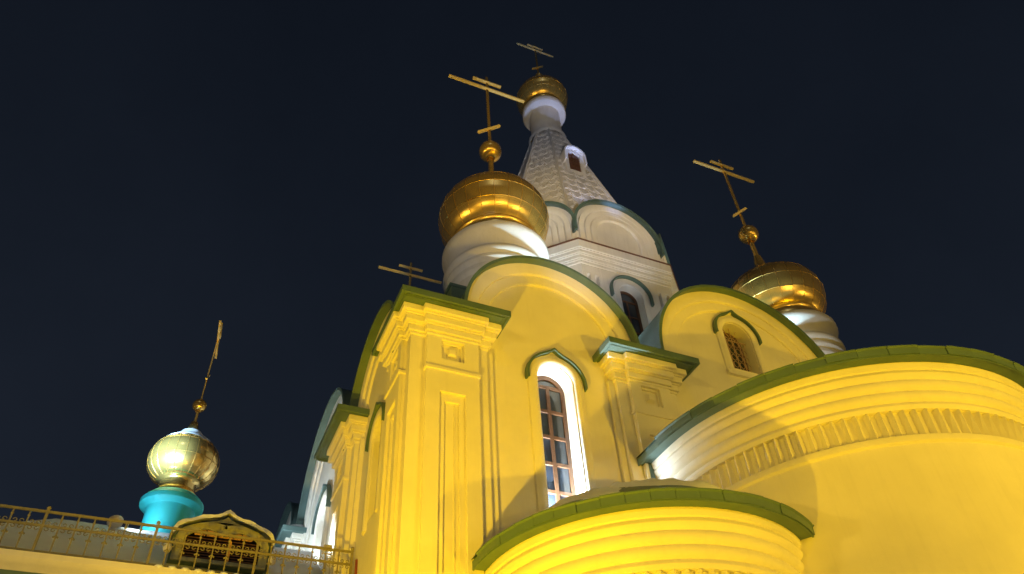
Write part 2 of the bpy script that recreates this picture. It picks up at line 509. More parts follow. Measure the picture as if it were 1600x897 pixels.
# valley flashing between the two east gables
m = MB()
m.add([(9.15, 0.5, 13.1), (9.75, 0.5, 13.1), (9.75, 3.6, 16.4), (9.15, 3.6, 15.4)], [(0, 1, 2, 3)])
m.box(9.0, 9.7, 0.3, 0.5, 12.7, 13.2)
m.build('roof_valley', M_GREEN, church, 0)

# ---- apses
def apse(cx, cy, rf_, zf, label, nblk, apex):
    rb = rf_-0.46
    def path(n=72):
        p = [(cx-rb, 0.3, -1, 0), (cx-rb, cy, -1, 0)]
        for i in range(1, n):
            a = PI+PI*i/n
            p.append((cx+rb*math.cos(a), cy+rb*math.sin(a), math.cos(a), math.sin(a)))
        return p+[(cx+rb, cy, 1, 0), (cx+rb, 0.3, 1, 0)]
    P = path()
    z = lambda d: zf+d
    prof = [(0, 0), (0, z(-1.53)), (0.05, z(-1.50)), (0.06, z(-1.44)), (0.05, z(-1.385)), (-0.07, z(-1.38)), (-0.07, z(-0.87)), (0.01, z(-0.865))]
    off = 0.01
    for d0, d1, o in ((-0.865, -0.72, 0.03), (-0.69, -0.52, 0.085), (-0.49, -0.32, 0.14), (-0.29, -0.14, 0.185)):
        prof += [(o-0.008, z(d0)), (o+0.018, z(d0+0.04)), (o+0.03, z((d0+d1)/2)), (o+0.02, z(d1-0.03)), (o, z(d1))]
    prof += [(0.22, z(-0.12)), (0.235, z(-0.02)), (0.235, z(0.0)), (-0.3, z(0.0)), (-0.3, 0)]
    m = MB(); m.plan(P, prof)
    ap = m.build('apse', M_PLASTER, church, 28)
    ap['label'] = label
    # frieze blocks
    b = MB()
    h0, h1 = -1.378, -0.87
    w0 = 0.068
    b.add([(-w0, 0, h0), (w0*0.2, 0.085, h0+0.02), (w0, 0.0, h0), (-w0, -0.08, h0), (w0, -0.08, h0),
           (-w0*0.75, 0, h1), (w0*0.2, 0.105, h1+0.0), (w0*0.9, 0.0, h1), (-w0*0.75, -0.08, h1), (w0*0.9, -0.08, h1)],
          [(0, 1, 6, 5), (1, 2, 7, 6), (2, 4, 9, 7), (3, 0, 5, 8), (0, 3, 4, 2, 1), (5, 6, 7, 9, 8), (3, 8, 9, 4)])
    me = b.mesh('frieze_block', M_PLASTER, 0)
    for i in range(nblk):
        a = PI+PI*(i+0.5)/nblk
        nx, ny = math.cos(a), math.sin(a)
        mw = Matrix(((-ny, nx, 0, cx+(rb-0.065)*nx), (nx, ny, 0, cy+(rb-0.065)*ny), (0, 0, 1, zf), (0, 0, 0, 1)))
        inst('frieze_block', me, ap, mw)
    # straight part blocks
    ns = int(abs(cy)/(PI*rb/nblk))
    for sx in (-1, 1):
        for i in range(ns):
            y = cy+(i+0.5)*PI*rb/nblk
            if sx < 0: mw = Matrix(((0, -1, 0, cx-rb+0.065), (-1, 0, 0, y), (0, 0, 1, zf), (0, 0, 0, 1)))
            else: mw = Matrix(((0, 1, 0, cx+rb-0.065), (1, 0, 0, y), (0, 0, 1, zf), (0, 0, 0, 1)))
            inst('frieze_block', me, ap, mw)
    # eave of sheet metal: soffit + fascia in separate sheets
    e = MB()
    e.plan(P, [(0.2, z(0.002)), (0.44, z(0.002)), (0.44, z(-0.02)), (0.47, z(-0.02)), (0.47, z(0.14)), (0.2, z(0.14))])
    ev = e.build('apse_eave', M_GREEN, ap, 28)
    sh = MB(); ang = PI/26
    pts = []
    for j in range(5):
        a = -ang/2*0.985+ang*0.985*j/4
        pts.append(((rb+0.472)*math.sin(a), (rb+0.472)*math.cos(a), math.sin(a), math.cos(a)))
    sh.plan(pts, [(0, z(0.0)), (0.012, z(0.0)), (0.016, z(0.13)), (0.045, z(0.15)), (0.045, z(0.165)), (0, z(0.165))])
    me2 = sh.mesh('fascia_sheet', M_GREEN, 28)
    for i in range(26):
        a = PI+PI*(i+0.5)/26
        nx, ny = math.cos(a), math.sin(a)
        t = random.uniform(-0.004, 0.016)
        mw = Matrix(((-ny, nx, 0, cx+t*nx), (nx, ny, 0, cy+t*ny), (0, 0, 1, random.uniform(-0.012, 0.012)), (0, 0, 0, 1))) @ Matrix.Translation((0, rb+0.47, zf)) @ Matrix.Rotation(R(random.uniform(-0.5, 0.5)), 4, 'Y') @ Matrix.Rotation(R(random.uniform(-2, 2)), 4, 'X') @ Matrix.Translation((0, -rb-0.47, -zf))
        inst('fascia_sheet', me2, ev, mw)
    # conical roof and snow
    for nm, mt, dz, ro in (('apse_roof', M_GREEN, 0.15, 0.5), ('snow_cover', M_SNOW, 0.2, 0.44)):
        c = MB(); vs = []; fs = []
        ring = []
        NR = 7
        for k in range(NR+1):
            t = k/NR
            row = []
            for i, p in enumerate(P):
                bx, by = p[0]+p[2]*ro, p[1]+p[3]*ro
                jz = 0
                if nm == 'snow_cover':
                    jz = 0.05*math.sin(i*0.37+k*1.3)+0.035*math.sin(i*0.9+2*k)+random.uniform(-0.01, 0.01)
                    if k == 0:
                        q = 0.05*math.sin(i*0.5)+0.04*math.sin(i*0.23+1)
                        bx -= p[2]*(0.06+q); by -= p[3]*(0.06+q); jz = 0
                if k == NR: jz = 0
                zz = zf+dz+(apex[2]+(0.1 if nm == 'snow_cover' else 0)-zf-dz)*(t**0.9)+jz
                row.append((bx+(apex[0]-bx)*t, by+(apex[1]-by)*t, zz))
            vs += row
        n_ = len(P)
        for k in range(NR):
            for i in range(n_-1):
                fs.append((k*n_+i, k*n_+i+1, (k+1)*n_+i+1, (k+1)*n_+i))
        if nm == 'snow_cover':   # thickness at the lower edge
            k0 = len(vs)
            vs += [(a, b_, zf+0.155) for a, b_, _ in vs[:n_]]
            for i in range(n_-1): fs.append((i, i+1, k0+i+1, k0+i))
        c.add(vs, fs); c.build(nm, mt, ap, 60)
    return ap
apse(7.75, -0.6, 3.1, 7.04, 'low side apse with snow on its green eaved roof', 42, (8.1, -0.1, 9.25))
big = apse(12.93, -1.0, 4.48, 9.80, 'wide central apse with a toothed frieze under a green eave', 62, (12.9, 0.2, 11.6))
m = MB(); m.box(8.62, 8.72, -0.35, -0.25, 8.9, 9.8)
m.build('downpipe', M_GREEN, church, 0, 0.01)

# ---- drums, domes, crosses
UNIT = [(-0.95, 0.70), (-0.66, 0.70), (-0.62, 0.735), (-0.55, 0.80), (-0.45, 0.87), (-0.33, 0.93), (-0.18, 0.98), (0, 1.0), (0.15, 0.985), (0.3, 0.93), (0.43, 0.835), (0.53, 0.72), (0.61, 0.58), (0.69, 0.44), (0.78, 0.32), (0.9, 0.205), (1.1, 0.135), (1.4, 0.095)]
BULB = [(-0.95, 0.52), (-0.72, 0.52), (-0.68, 0.58), (-0.62, 0.69), (-0.52, 0.80), (-0.38, 0.905), (-0.2, 0.98), (0, 1.0), (0.2, 0.975), (0.38, 0.90), (0.52, 0.785), (0.64, 0.64), (0.76, 0.48), (0.88, 0.345), (1.0, 0.255), (1.2, 0.175), (1.4, 0.125)]
def rprof(z, U=None):
    U = U or UNIT
    for (a, ra), (b, rb) in zip(U[:-1], U[1:]):
        if a <= z <= b:
            t = (z-a)/(b-a)
            return ra+(rb-ra)*t
    return U[-1][1] if z > 0 else U[0][1]
def dome(cx, cy, zc, Rd, parent, N=24, panels=True, rings=(-0.6, -0.33, 0.0, 0.33, 0.6, 0.9), U=None, gm=None):
    gm = gm or M_GOLD
    m = MB()
    zs = [-0.95+2.35*i/47 for i in range(48)]
    m.lathe(cx, cy, [(max(0.01, (rprof(z, U)-(0.012 if panels else 0))*Rd), zc+z*Rd) for z in zs], 48)
    d = m.build('dome', gm, parent, 60)
    if panels:
        for a, b in zip(rings[:-1], rings[1:]):
            q = MB(); nz, na = 4, 3
            g_ = 0.004/Rd
            vs = []; fs = []
            dzb = min(0.022/Rd, (b-a)/6); dtb = min(0.02/Rd, 0.03)
            zl = [a+g_+(b-a-2*g_)*i/6 for i in range(7)]
            hw_ = PI/N*0.995
            tl = [-hw_+2*hw_*j/4 for j in range(5)]
            nz, na = len(zl)-1, len(tl)-1
            for i, z in enumerate(zl):
                for j, t in enumerate(tl):
                    edge = i in (0, nz) or j in (0, na)
                    r = rprof(z, U)*Rd+0.003
                    vs.append((r*math.cos(t), r*math.sin(t), z*Rd))
            w = na+1
            for i in range(nz):
                for j in range(na):
                    fs.append((i*w+j, i*w+j+1, (i+1)*w+j+1, (i+1)*w+j))
            rim = [j for j in range(w)]+[i*w+na for i in range(1, nz+1)]+[nz*w+j for j in range(na-1, -1, -1)]+[i*w for i in range(nz-1, 0, -1)]
            k0 = len(vs)
            for i in rim:
                x, y, z = vs[i]; s1 = 0.978
                vs.append((x*s1, y*s1, z))
            for i in range(len(rim)):
                j = (i+1) % len(rim)
                fs.append((rim[i], rim[j], k0+j, k0+i))
            q.add(vs, fs)
            me = q.mesh('gold_panel', gm, 45)
            for k in range(N):
                mw = Matrix.Translation((cx, cy, zc)) @ Matrix.Rotation(2*PI*k/N, 4, 'Z') @ Matrix.Translation((random.uniform(-0.002, 0.003), 0, 0)) @ Matrix.Rotation(R(random.uniform(-0.25, 0.25)), 4, 'Z') @ Matrix.Rotation(R(random.uniform(-0.8, 0.8)), 4, 'Y')
                inst('gold_panel', me, d, mw)
        q = MB(); t_ = 0.004+0.003*Rd
        zs2 = [rings[0]+(rings[-1]-rings[0])*i/24 for i in range(25)]
        q.tube([(rprof(z, U)*Rd+0.004, 0, z*Rd) for z in zs2], t_, 5)
        me = q.mesh('seam', M_GOLDSEAM, 60)
        for k in range(N):
            inst('seam', me, d, Matrix.Translation((cx, cy, zc)) @ Matrix.Rotation(2*PI*(k+0.5)/N, 4, 'Z'))
        for z in rings[1:-1]:
            q = MB(); q.tube([(cx+(rprof(z, U)*Rd+0.003)*math.cos(2*PI*i/48), cy+(rprof(z, U)*Rd+0.003)*math.sin(2*PI*i/48), zc+z*Rd) for i in range(49)], t_*0.9, 5)
            q.build('ring_seam', M_GOLDSEAM, d, 60)
    return d
def cross(cx, cy, z0, zb, ztop, half, parent, zorb, rorb, zsl, short=0.6, ang=0, k=1.0):
    m = MB()
    t = 0.052*k
    m.box(-t, t, -t*0.7, t*0.7, z0, ztop)
    m.box(-t*1.5, t*1.5, -t*1.1, t*1.1, z0, zorb-rorb*0.9)
    mw = Matrix.Translation((cx, cy, 0)) @ Matrix.Rotation(ang, 4, 'Z')
    o = m.build('cross', M_GOLD, parent, 0, 0.01, mw)
    for nm, zz, h, til in (('crossbar', zb, half, 0), ('short_crossbar', zb+(ztop-zb)*0.55, short, 0), ('slanted_crossbar', zsl, short*1.0, R(-44))):
        b = MB()
        if til: b.box(-h, h, -t*1.0, t*1.0, -t*0.9, t*0.9)
        else: b.box(-h, h, -t*1.1, t*1.1, -t*0.85, t*0.85)
        b.build(nm, M_GOLDBAR, o, 0, 0.01, mw @ Matrix.Translation((0, -t*0.2, zz)) @ Matrix.Rotation(til, 4, 'Y'))
    b = MB(); b.ball((0, 0, zorb), rorb, 32, 18); b.lathe(0, 0, [(rorb*0.35, zorb-rorb*1.12), (rorb*0.42, zorb-rorb*0.95), (rorb*0.3, zorb-rorb*0.85)], 16)
    b.build('orb', M_GOLD, o, 60, 0, mw)
    return o
def corner_dome(cx, cy, panels=True, visible_drum=True):
    m = MB()
    pr = [(1.36, 13.2), (1.36, 16.9), (1.42, 17.0), (1.44, 17.15), (1.40, 17.3), (1.38, 17.72), (1.42, 17.76), (1.475, 17.82), (1.48, 17.93), (1.43, 17.985), (1.43, 18.02), (1.50, 18.06), (1.545, 18.12), (1.545, 18.21), (1.48, 18.265), (1.48, 18.30), (1.56, 18.34), (1.605, 18.42), (1.60, 18.5), (1.54, 18.6), (1.41, 18.66), (1.40, 18.85), (1.45, 19.0), (1.54, 19.15), (1.61, 19.22), (1.64, 19.3), (1.64, 19.44), (1.60, 19.5), (1.3, 19.52), (1.28, 19.6)]
    m.lathe(cx, cy, [(r_, z_-1.05) if z_ > 13.3 else (r_, z_) for r_, z_ in pr], 72)
    dr = m.build('drum', M_WHITE, church, 35)
    m = MB(); m.lathe(cx, cy, [(1.35, 19.53), (1.34, 19.57), (1.30, 19.6)], 48)
    d = dome(cx, cy, 20.14, 1.77, church, 24, panels)
    cross(cx, cy, 21.8, 28.0, 28.85, 1.6, church, 23.92, 0.40, 25.3, 0.6)
corner_dome(6.88, 3.0)
corner_dome(18.12, 3.0)
corner_dome(7.30, 13.97, panels=False)

# ---- tent tower
TY = 8.2
def octo(hw, a, z): return [(CX+x, TY+y, z) for x, y in ((-hw, -a), (hw, -a), (a, -hw), (a, hw), (hw, a), (-hw, a), (-a, hw), (-a, -hw))]
def loft(mb, rings, capt=True):
    vs = []; fs = []
    for r_ in rings: vs += octo(*r_)
    for i in range(len(rings)-1):
        for k in range(8):
            l = (k+1) % 8
            fs.append((i*8+k, i*8+l, (i+1)*8+l, (i+1)*8+k))
    fs.append(tuple(range(8))); fs.append(tuple(range((len(rings)-1)*8, len(rings)*8)))
    mb.add(vs, fs)
def face(k, hw, a):
    # facade frame of tower face k: u measured from the face centre
    p = octo(hw, a, 0); A = Vector(p[k]); B = Vector(p[(k+1) % 8]); c = (A+B)/2; d = (B-A).normalized(); nrm = Vector((d.y, -d.x, 0))
    return (lambda u, o, z: c+d*u+nrm*o+Vector((0, 0, z))), (B-A).length
HW, AP = 1.86, 4.08
m = MB()
loft(m, [(HW-0.02, AP-0.5, 13), (HW-0.02, AP-0.5, 21.6)])
tw = m.build('tent_tower', M_WHITE, church, 0)
tw['label'] = 'white eight-sided tent tower with a gold cupola'
m = MB()
for dz0, dz1, ex in ((20.72, 20.86, 0.03), (20.86, 20.92, 0.06), (20.92, 21.08, 0.085), (21.08, 21.14, 0.115), (21.14, 21.30, 0.14), (21.30, 21.36, 0.17), (21.36, 21.74, 0.20)):
    loft(m, [(HW+ex*0.414, AP+ex, dz0), (HW+ex*0.414, AP+ex, dz1)])
m.build('cornice', M_WHITE, tw, 0, 0.02)
m = MB(); ex = 0.235; loft(m, [(HW+ex*0.414, AP+ex, 21.741), (HW+ex*0.414, AP+ex, 21.775), (HW-0.1, AP-0.1, 21.80)]); m.build('cornice_flashing', M_SLAT, tw, 0)
for k in range(8):
    F, w = face(k, HW, AP)
    card = k % 2 == 0
    vis = k in (0, 7, 1)
    m = MB()
    hole = [archpoly(0, 0.44, 16.5, 19.75, 20)] if card else []
    wallp = [(-w/2, 13), (w/2, 13), (w/2, 20.75), (-w/2, 20.75)]
    slits = []
    if card:
        for c_ in (-1.62, -1.28, 1.28, 1.62): slits.append([(c_-0.07, 17.0), (c_+0.07, 17.0), (c_+0.07, 20.3), (c_-0.07, 20.3)])
    else:
        for c_ in (-1.1, -0.75, 0.75, 1.1): slits.append([(c_-0.07, 17.0), (c_+0.07, 17.0), (c_+0.07, 20.3), (c_-0.07, 20.3)])
    m.panel(wallp, hole+slits, -0.4, 0.0, F)
    fw_ = m.build('tower_wall', M_WHITE, tw, 0)
    # kokoshnik
    m = MB()
    rk = w/2-0.02; zk = 24.62-rk-0.02 if card else 24.45-rk
    Fk = lambda u, o, z, F=F: F(u, o-0.09, z)
    m.panel([(-w/2, 21.7), (w/2, 21.7)]+[(rk*math.cos(PI*i/32), zk+rk*math.sin(PI*i/32)) for i in range(33)], [], -0.5, 0.0, Fk)
    for r_ in (rk-0.40, rk-0.66, rk-0.92):
        m.sweep(arcpath(0, zk-0.05, 28, 21.9), [(r_, 0), (r_, 0.03), (r_+0.05, 0.085), (r_+0.24, 0.10), (r_+0.25, 0)], Fk)
    kk = m.build('kokoshnik', M_WHITE, tw, 30)
    m = MB()
    m.sweep(arcpath(0, zk, 36, zk-0.35), [(rk+0.0, -1.0), (rk+0.0, 0.16), (rk-0.02, 0.2), (rk+0.10, 0.2), (rk+0.07, 0.12), (rk+0.05, -1.0)], Fk)
    m.build('kokoshnik_roof', M_GREEN, tw, 30)
Ff, w = face(0, HW, AP)
def tower_window():
    uc, zs, z0, r = 0, 19.75, 16.5, 0.44
    m = MB(); m.sweep(arcpath(uc, zs, 24, z0), [(r+0.02, 0), (r+0.02, 0.05), (r+0.25, 0.05), (r+0.27, 0)], Ff)
    tw2 = m.build('window', M_WHITE, church, 40)
    m = MB(); m.sweep(arcpath(uc, zs, 30, zs-0.3), [(0.78, 0), (0.78, 0.14), (0.83, 0.14), (0.85, 0)], Ff); m.build('hood', M_GREEN, tw2, 40)
    m = MB(); m.sweep(arcpath(uc, zs, 24, z0), [(r-0.09, -0.36), (r-0.09, -0.29), (r, -0.29), (r, -0.36)], Ff)
    for z in (19.7, 19.0, 18.3, 17.6): m.box(-r, r, -0.355, -0.3, z-0.03, z+0.03, Ff)
    m.box(-0.025, 0.025, -0.352, -0.298, z0, 19.7, Ff)
    m.build('frame', M_WOOD, tw2, 40)
    zz = [19.72, 19.0, 18.3, 17.6, 16.5]
    for a, b in zip(zz[:-1], zz[1:]):
        for u0, u1 in ((-0.4, -0.01), (0.01, 0.4)):
            m = MB(); m.panel([(u0, b), (u1, b), (u1, a), (u0, a)], [], -0.345, -0.335, Ff); m.build('pane', M_GLASS, tw2, 0)
    m = MB(); m.panel([(0.4*math.cos(PI*i/14), 19.73+0.4*math.sin(PI*i/14)) for i in range(15)], [], -0.345, -0.335, Ff); m.build('pane', M_GLASS, tw2, 0)
tower_window()
# tent
T0, T1 = (1.55, 3.38, 24.3), (0.36, 0.80, 34.0)
tp = lambda t: tuple(T0[i]+(T1[i]-T0[i])*t for i in range(3))
m = MB(); loft(m, [(1.55, 3.38, 21.8), T0, T1]); tent = m.build('tent_roof', M_WHITE, tw, 0)
for k in range(8):
    A0, B0 = [Vector(p) for p in (octo(*T0)[k], octo(*T0)[(k+1) % 8])]
    A1, B1 = [Vector(p) for p in (octo(*T1)[k], octo(*T1)[(k+1) % 8])]
    m = MB(); m.tube([A0, A1], 0.075, 6); m.build('ridge_rib', M_WHITE, tent, 60)
    nrm = (B0-A0).cross(A1-A0).normalized()
    P_ = lambda s, t: A0.lerp(B0, s).lerp(A1.lerp(B1, s), t)
    m = MB()
    rows = 16
    for i in range(rows):
        t0 = i/rows; t1 = (i+1)/rows
        m.tube([P_(0, t0), P_(1, t0)], 0.022, 4)
        n_ = 5 if i < 6 else (4 if i < 11 else 3)
        for j in range(n_):
            s0, s1 = j/n_, (j+1)/n_; sm = (s0+s1)/2
            m.tube([P_(s0, t0), P_(sm, t1)], 0.024, 4)
            m.tube([P_(sm, t1), P_(s1, t0)], 0.024, 4)
            # raised triangular tile
            ctr = (P_(s0, t0)+P_(s1, t0)+P_(sm, t1))/3+nrm*0.0
            a, b, c_ = [ctr.lerp(q, 0.72) for q in (P_(s0, t0), P_(s1, t0), P_(sm, t1))]
            out = nrm if nrm.dot(ctr-Vector((CX, TY, ctr.z))) > 0 else -nrm
            m.add([a, b, c_, ctr+out*0.05], [(0, 1, 3), (1, 2, 3), (2, 0, 3)])
    m.build('lattice', M_WHITE, tent, 0)
# lucarne on the front face
def lucarne():
    F = lambda u, o, z: Vector((CX+u-0.06, 6.02-o, z-0.3))
    m = MB(); m.panel(archpoly(0, 0.50, 29.0, 30.55, 20), [archpoly(0, 0.3, 29.4, 30.45, 14)], -0.9, 0.0, F)
    m.sweep(arcpath(0, 30.5, 20, 29.9), [(0.48, -0.9), (0.48, 0.16), (0.56, 0.16), (0.56, -0.9)], F)
    l = m.build('lucarne', M_WHITE, tw, 30, 0.01)
    m = MB(); m.panel(archpoly(0, 0.31, 29.38, 30.45, 14), [], -0.12, -0.08, F); m.build('shutter', M_SLAT, l, 0)
    m = MB()
    for i in range(6): m.box(-0.29, 0.29, -0.08, -0.05, 29.5+i*0.19, 29.54+i*0.19, F)
    m.box(-0.02, 0.02, -0.08, -0.04, 29.4, 30.7, F)
    m.build('louvre', M_WOOD, l, 0)
lucarne()
m = MB()
m.lathe(CX, TY, [(0.95, 33.85), (0.98, 33.95), (0.98, 34.12), (0.90, 34.2), (0.80, 34.3), (0.80, 36.27), (0.86, 36.3), (1.12, 36.32), (1.16, 36.38), (1.16, 36.66), (1.10, 36.74), (1.0, 36.84), (0.9, 36.95)], 56)
m.build('tower_neck', M_WHITE, tw, 40)
dome(CX, TY, 38.0, 1.40, church, 20)
cross(CX, TY, 39.2, 43.35, 43.95, 1.2, church, 40.35, 0.24, 41.35, 0.5, 0, 0.9)

# ================================================================== gallery building on the left
gal = thing('gallery_building', 'low side building with snowy hipped roof, ogee dormer and small dome on turquoise drum', 'building', (-2.4, 8.5, 0))
m = MB()
m.box(-9.5, 3.3, 4.0, 13.5, 0, 7.75)
m.build('wall', M_PLASTER, gal, 0)
m = MB()
P = [(-9.6, 4.0, 0, -1), (3.28, 4.0, 0, -1)]
m.plan(P, [(-0.5, 7.86), (0.12, 7.86), (0.16, 7.9), (0.26, 7.93), (0.34, 7.98), (0.38, 8.02), (0.38, 8.13), (-0.5, 8.13)])
m.build('cornice', M_PLASTER, gal, 30)
m = MB(); m.box(-9.6, 3.28, 3.86, 4.2, 7.2, 7.855)
for i in range(9): m.box(-9+i*1.5, -8.96+i*1.5, 3.845, 3.87, 7.2, 7.85)
m.build('frieze_board', M_GREEN, gal, 0)
# snowy hip roof
m = MB(); vs = []; fs = []
nx_, ny_ = 40, 14
for j in range(ny_+1):
    t = j/ny_
    for i in range(nx_+1):
        s = i/nx_
        xl = -5.8+3.0*t; x = xl+(3.35-xl)*s
        y = 4.25+3.75*t
        z = 8.16+2.66*t+0.05*math.sin(x*1.7+j*0.4)*min(1, 3*t)*(1-t)+random.uniform(-0.006, 0.006)
        vs.append((x, y, z))
w_ = nx_+1
for j in range(ny_):
    for i in range(nx_): fs.append((j*w_+i, j*w_+i+1, (j+1)*w_+i+1, (j+1)*w_+i))
m.add(vs, fs)
m.add([(-5.8, 4.25, 8.16), (-2.8, 8.0, 10.82), (-2.8, 9, 10.82), (-5.8, 12.8, 8.16)], [(0, 1, 2, 3)])
m.add([(-2.8, 8.0, 10.82), (3.35, 8.0, 10.82), (3.35, 9, 10.82), (-2.8, 9, 10.82)], [(0, 1, 2, 3)])
m.add([(-2.8, 9, 10.82), (3.35, 9, 10.82), (3.35, 12.8, 8.16), (-5.8, 12.8, 8.16)], [(0, 1, 2, 3)])
m.build('snowy_roof', M_SNOW, gal, 60)
# drum and dome
dx, dy_ = -0.35, 8.6
m = MB()
m.lathe(dx, dy_, [(0.60, 10.3), (0.60, 11.6), (0.62, 11.66), (0.70, 11.7), (0.79, 11.76), (0.80, 11.82), (0.80, 11.88), (0.74, 11.94), (0.72, 11.98), (0.66, 12.02), (0.63, 12.06), (0.5, 12.1)], 56)
m.build('drum', M_TURQ, gal, 40)
m = MB(); m.lathe(dx, dy_, [(0.56, 12.09), (0.57, 12.13), (0.50, 12.18), (0.46, 12.26), (0.44, 12.35), (0.44, 12.5)], 40); m.build('gilded_neck', M_GOLD, gal, 50)
dl = dome(dx, dy_, 13.14, 0.93, gal, 22, True, (-0.66, -0.15, 0.4, 0.75), BULB, M_GOLD2)
m = MB(); vs = []; fs = []
N_ = 66
prev = None
lev = [0.55, 0.62, 0.7, 0.8, 0.9, 1.02]
for i in range(N_):
    a = 2*PI*i/N_
    drip = 0.09*max(0, math.sin(i*1.9))**2+0.05*math.sin(i*0.6)+random.uniform(0, 0.06)
    for k, z in enumerate(lev):
        zz = z-(drip if k == 0 else 0)
        r = (rprof(zz, BULB)+(0.02 if k == 0 else 0.045))*0.93
        vs.append((dx+r*math.cos(a), dy_+r*math.sin(a), 13.14+zz*0.93+0.012))
L_ = len(lev)
for i in range(N_):
    j = (i+1) % N_
    for k in range(L_-1): fs.append((i*L_+k, j*L_+k, j*L_+k+1, i*L_+k+1))
m.add(vs, fs); m.build('snow_cap', M_SNOW, dl, 50)
cross(dx, dy_, 14.2, 17.55, 18.25, 0.95, gal, 15.05, 0.2, 16.1, 0.4, R(86), 0.62)
# dormer with an ogee front
def ogee(w, zs, zt, inset=0, n=14):
    pts = []
    for i in range(n+1):
        t = i/n
        # from right shoulder to peak
        x = w*(1-t)
        q = min(1, x/w); z = zs+(zt-zs)*(0.74*math.sqrt(max(0, 1-q*q))+0.26*math.exp(-q/0.16))
        pts.append((x, z))
    return pts
DXc = 0.93
def dprof(w, z0, zs, zt):
    r_ = ogee(w, zs, zt)
    return [(DXc-w, z0), (DXc+w, z0)]+[(DXc+x, z) for x, z in r_]+[(DXc-x, z) for x, z in r_[::-1][1:]]
FD = lambda u, o, z: Vector((u, 5.0-o, z))
m = MB()
m.panel(dprof(0.98, 8.9, 9.42, 9.98), [[(DXc-0.80, 8.98), (DXc+0.80, 8.98), (DXc+0.80, 9.42), (DXc+0.60, 9.58), (DXc+0.35, 9.66), (DXc+0.1, 9.58), (DXc, 9.52), (DXc-0.1, 9.58), (DXc-0.35, 9.66), (DXc-0.60, 9.58), (DXc-0.80, 9.42)], [(DXc-0.035, 9.72), (DXc, 9.69), (DXc+0.035, 9.72), (DXc, 9.82)]], -0.06, 0.0, FD)
dm = m.build('dormer', M_PALEGREEN, gal, 30, 0.006)
m = MB(); m.panel(dprof(0.95, 8.93, 9.40, 9.92), [], -0.355, -0.33, FD); m.build('dormer_body', M_DARK, dm, 0)
m = MB()
out = dprof(1.03, 8.9, 9.42, 10.02); inn = dprof(1.02, 8.9, 9.54, 10.20)
m.panel(out, [], -2.2, -0.36, FD); m.panel(out, [dprof(0.975, 8.92, 9.41, 9.95)], -0.36, -0.065, FD)
m.build('dormer_roof', M_GREEN, dm, 30)
m = MB(); vs = []; fs = []
o1 = dprof(1.04, 9.1, 9.42, 10.03)[2:-0 or None]
m2 = len(o1)
for yy, hh in ((0.10, 0.0), (0.09, 0.09), (-0.3, 0.15), (-1.2, 0.16), (-2.4, 0.1)):
    for i, (x, z) in enumerate(o1):
        vs.append(FD(DXc+(x-DXc)*(1+hh*0.5), yy+random.uniform(-0.02, 0.02), z+hh*(0.9+0.2*math.sin(i))))
for a in range(4):
    for i in range(m2-1): fs.append((a*m2+i, a*m2+i+1, (a+1)*m2+i+1, (a+1)*m2+i))
m.add(vs, fs); m.build('snow_cover', M_SNOW, dm, 60)
sl = MB(); sl.add([(-0.80, -0.05, 0), (0.80, -0.05, 0), (0.80, 0.05, 0.035), (-0.80, 0.05, 0.035), (-0.80, -0.05, 0.018), (0.80, -0.05, 0.018), (0.80, 0.05, 0.053), (-0.80, 0.05, 0.053)], [(0, 1, 2, 3), (4, 7, 6, 5), (0, 4, 5, 1), (1, 5, 6, 2), (2, 6, 7, 3), (3, 7, 4, 0)])
me = sl.mesh('slat', M_SLAT, 0)
for i in range(9):
    inst('slat', me, dm, Matrix.Translation((DXc, 5.15, 8.98+i*0.06)))
for i in range(5):
    b = MB(); b.box(DXc-0.62+i*0.25, DXc-0.39+i*0.25, 5.06, 5.10, 9.52, 9.65); b.build('ochre_board', M_OCHRE, dm, 0, 0.01)
b = MB(); b.box(DXc+0.12, DXc+0.19, 5.05, 5.1, 8.98, 9.42); b.add([(DXc+0.12, 5.05, 9.42), (DXc+0.19, 5.05, 9.42), (DXc+0.155, 5.06, 9.5)], [(0, 1, 2)]); b.build('ochre_post', M_OCHRE, dm, 0)
for s in (-1, 1):
    b = MB(); b.ball((DXc+s*1.08, 4.9, 9.08), 0.09, 12, 8, 1.3); b.build('scroll_bracket', M_PLASTER, dm, 60)
# scalloped snow lumps at the foot of the railing
for i in range(9):
    b = MB(); b.ball((-0.2+i*0.24, 3.71, 8.13), 0.1, 12, 8, 0.75); b.build('snow_lump', M_SNOW, gal, 60)

# ================================================================== roof railing
ry = 3.75
rail = thing('roof_railing', 'wrought iron railing with curled scrolls along the edge of the low snowy roof', 'railing', (0, ry, 8.13))
X0r, X1r = -6.0, 3.5
for nm, z, t in (('top_rail', 8.97, 0.022), ('middle_rail', 8.69, 0.02), ('bottom_rail', 8.2, 0.018)):
    b = MB(); b.box(X0r, X1r, ry-t*1.1, ry+t*1.1, z-t, z+t); b.build(nm, M_IRON, rail, 0, 0.004)
bl = MB()
bl.box(-0.013, 0.013, -0.013, 0.013, 8.13, 8.95)
for z in (8.52, 8.86): bl.lathe(0, 0, [(0.012, z-0.03), (0.03, z), (0.012, z+0.03)], 8)
for s in (-1, 1): bl.ball((s*0.035, 0, 8.5), 0.02, 8, 6)
me_b = bl.mesh('baluster', M_IRON, 40)
curls = []
for sx in (-1, 1):
    for sz in (-1, 1):
        pts = []
        for i in range(13):
            t = i/12
            a = t*1.6*PI
            rr = 0.038*(1-0.45*t)
            pts.append((sx*(0.052+rr*math.cos(a)), 0, 8.69+sz*(0.055+rr*math.sin(a))))
        sc = MB(); sc.tube(pts, 0.009, 5); curls.append(sc.mesh('scroll', M_IRON, 50))
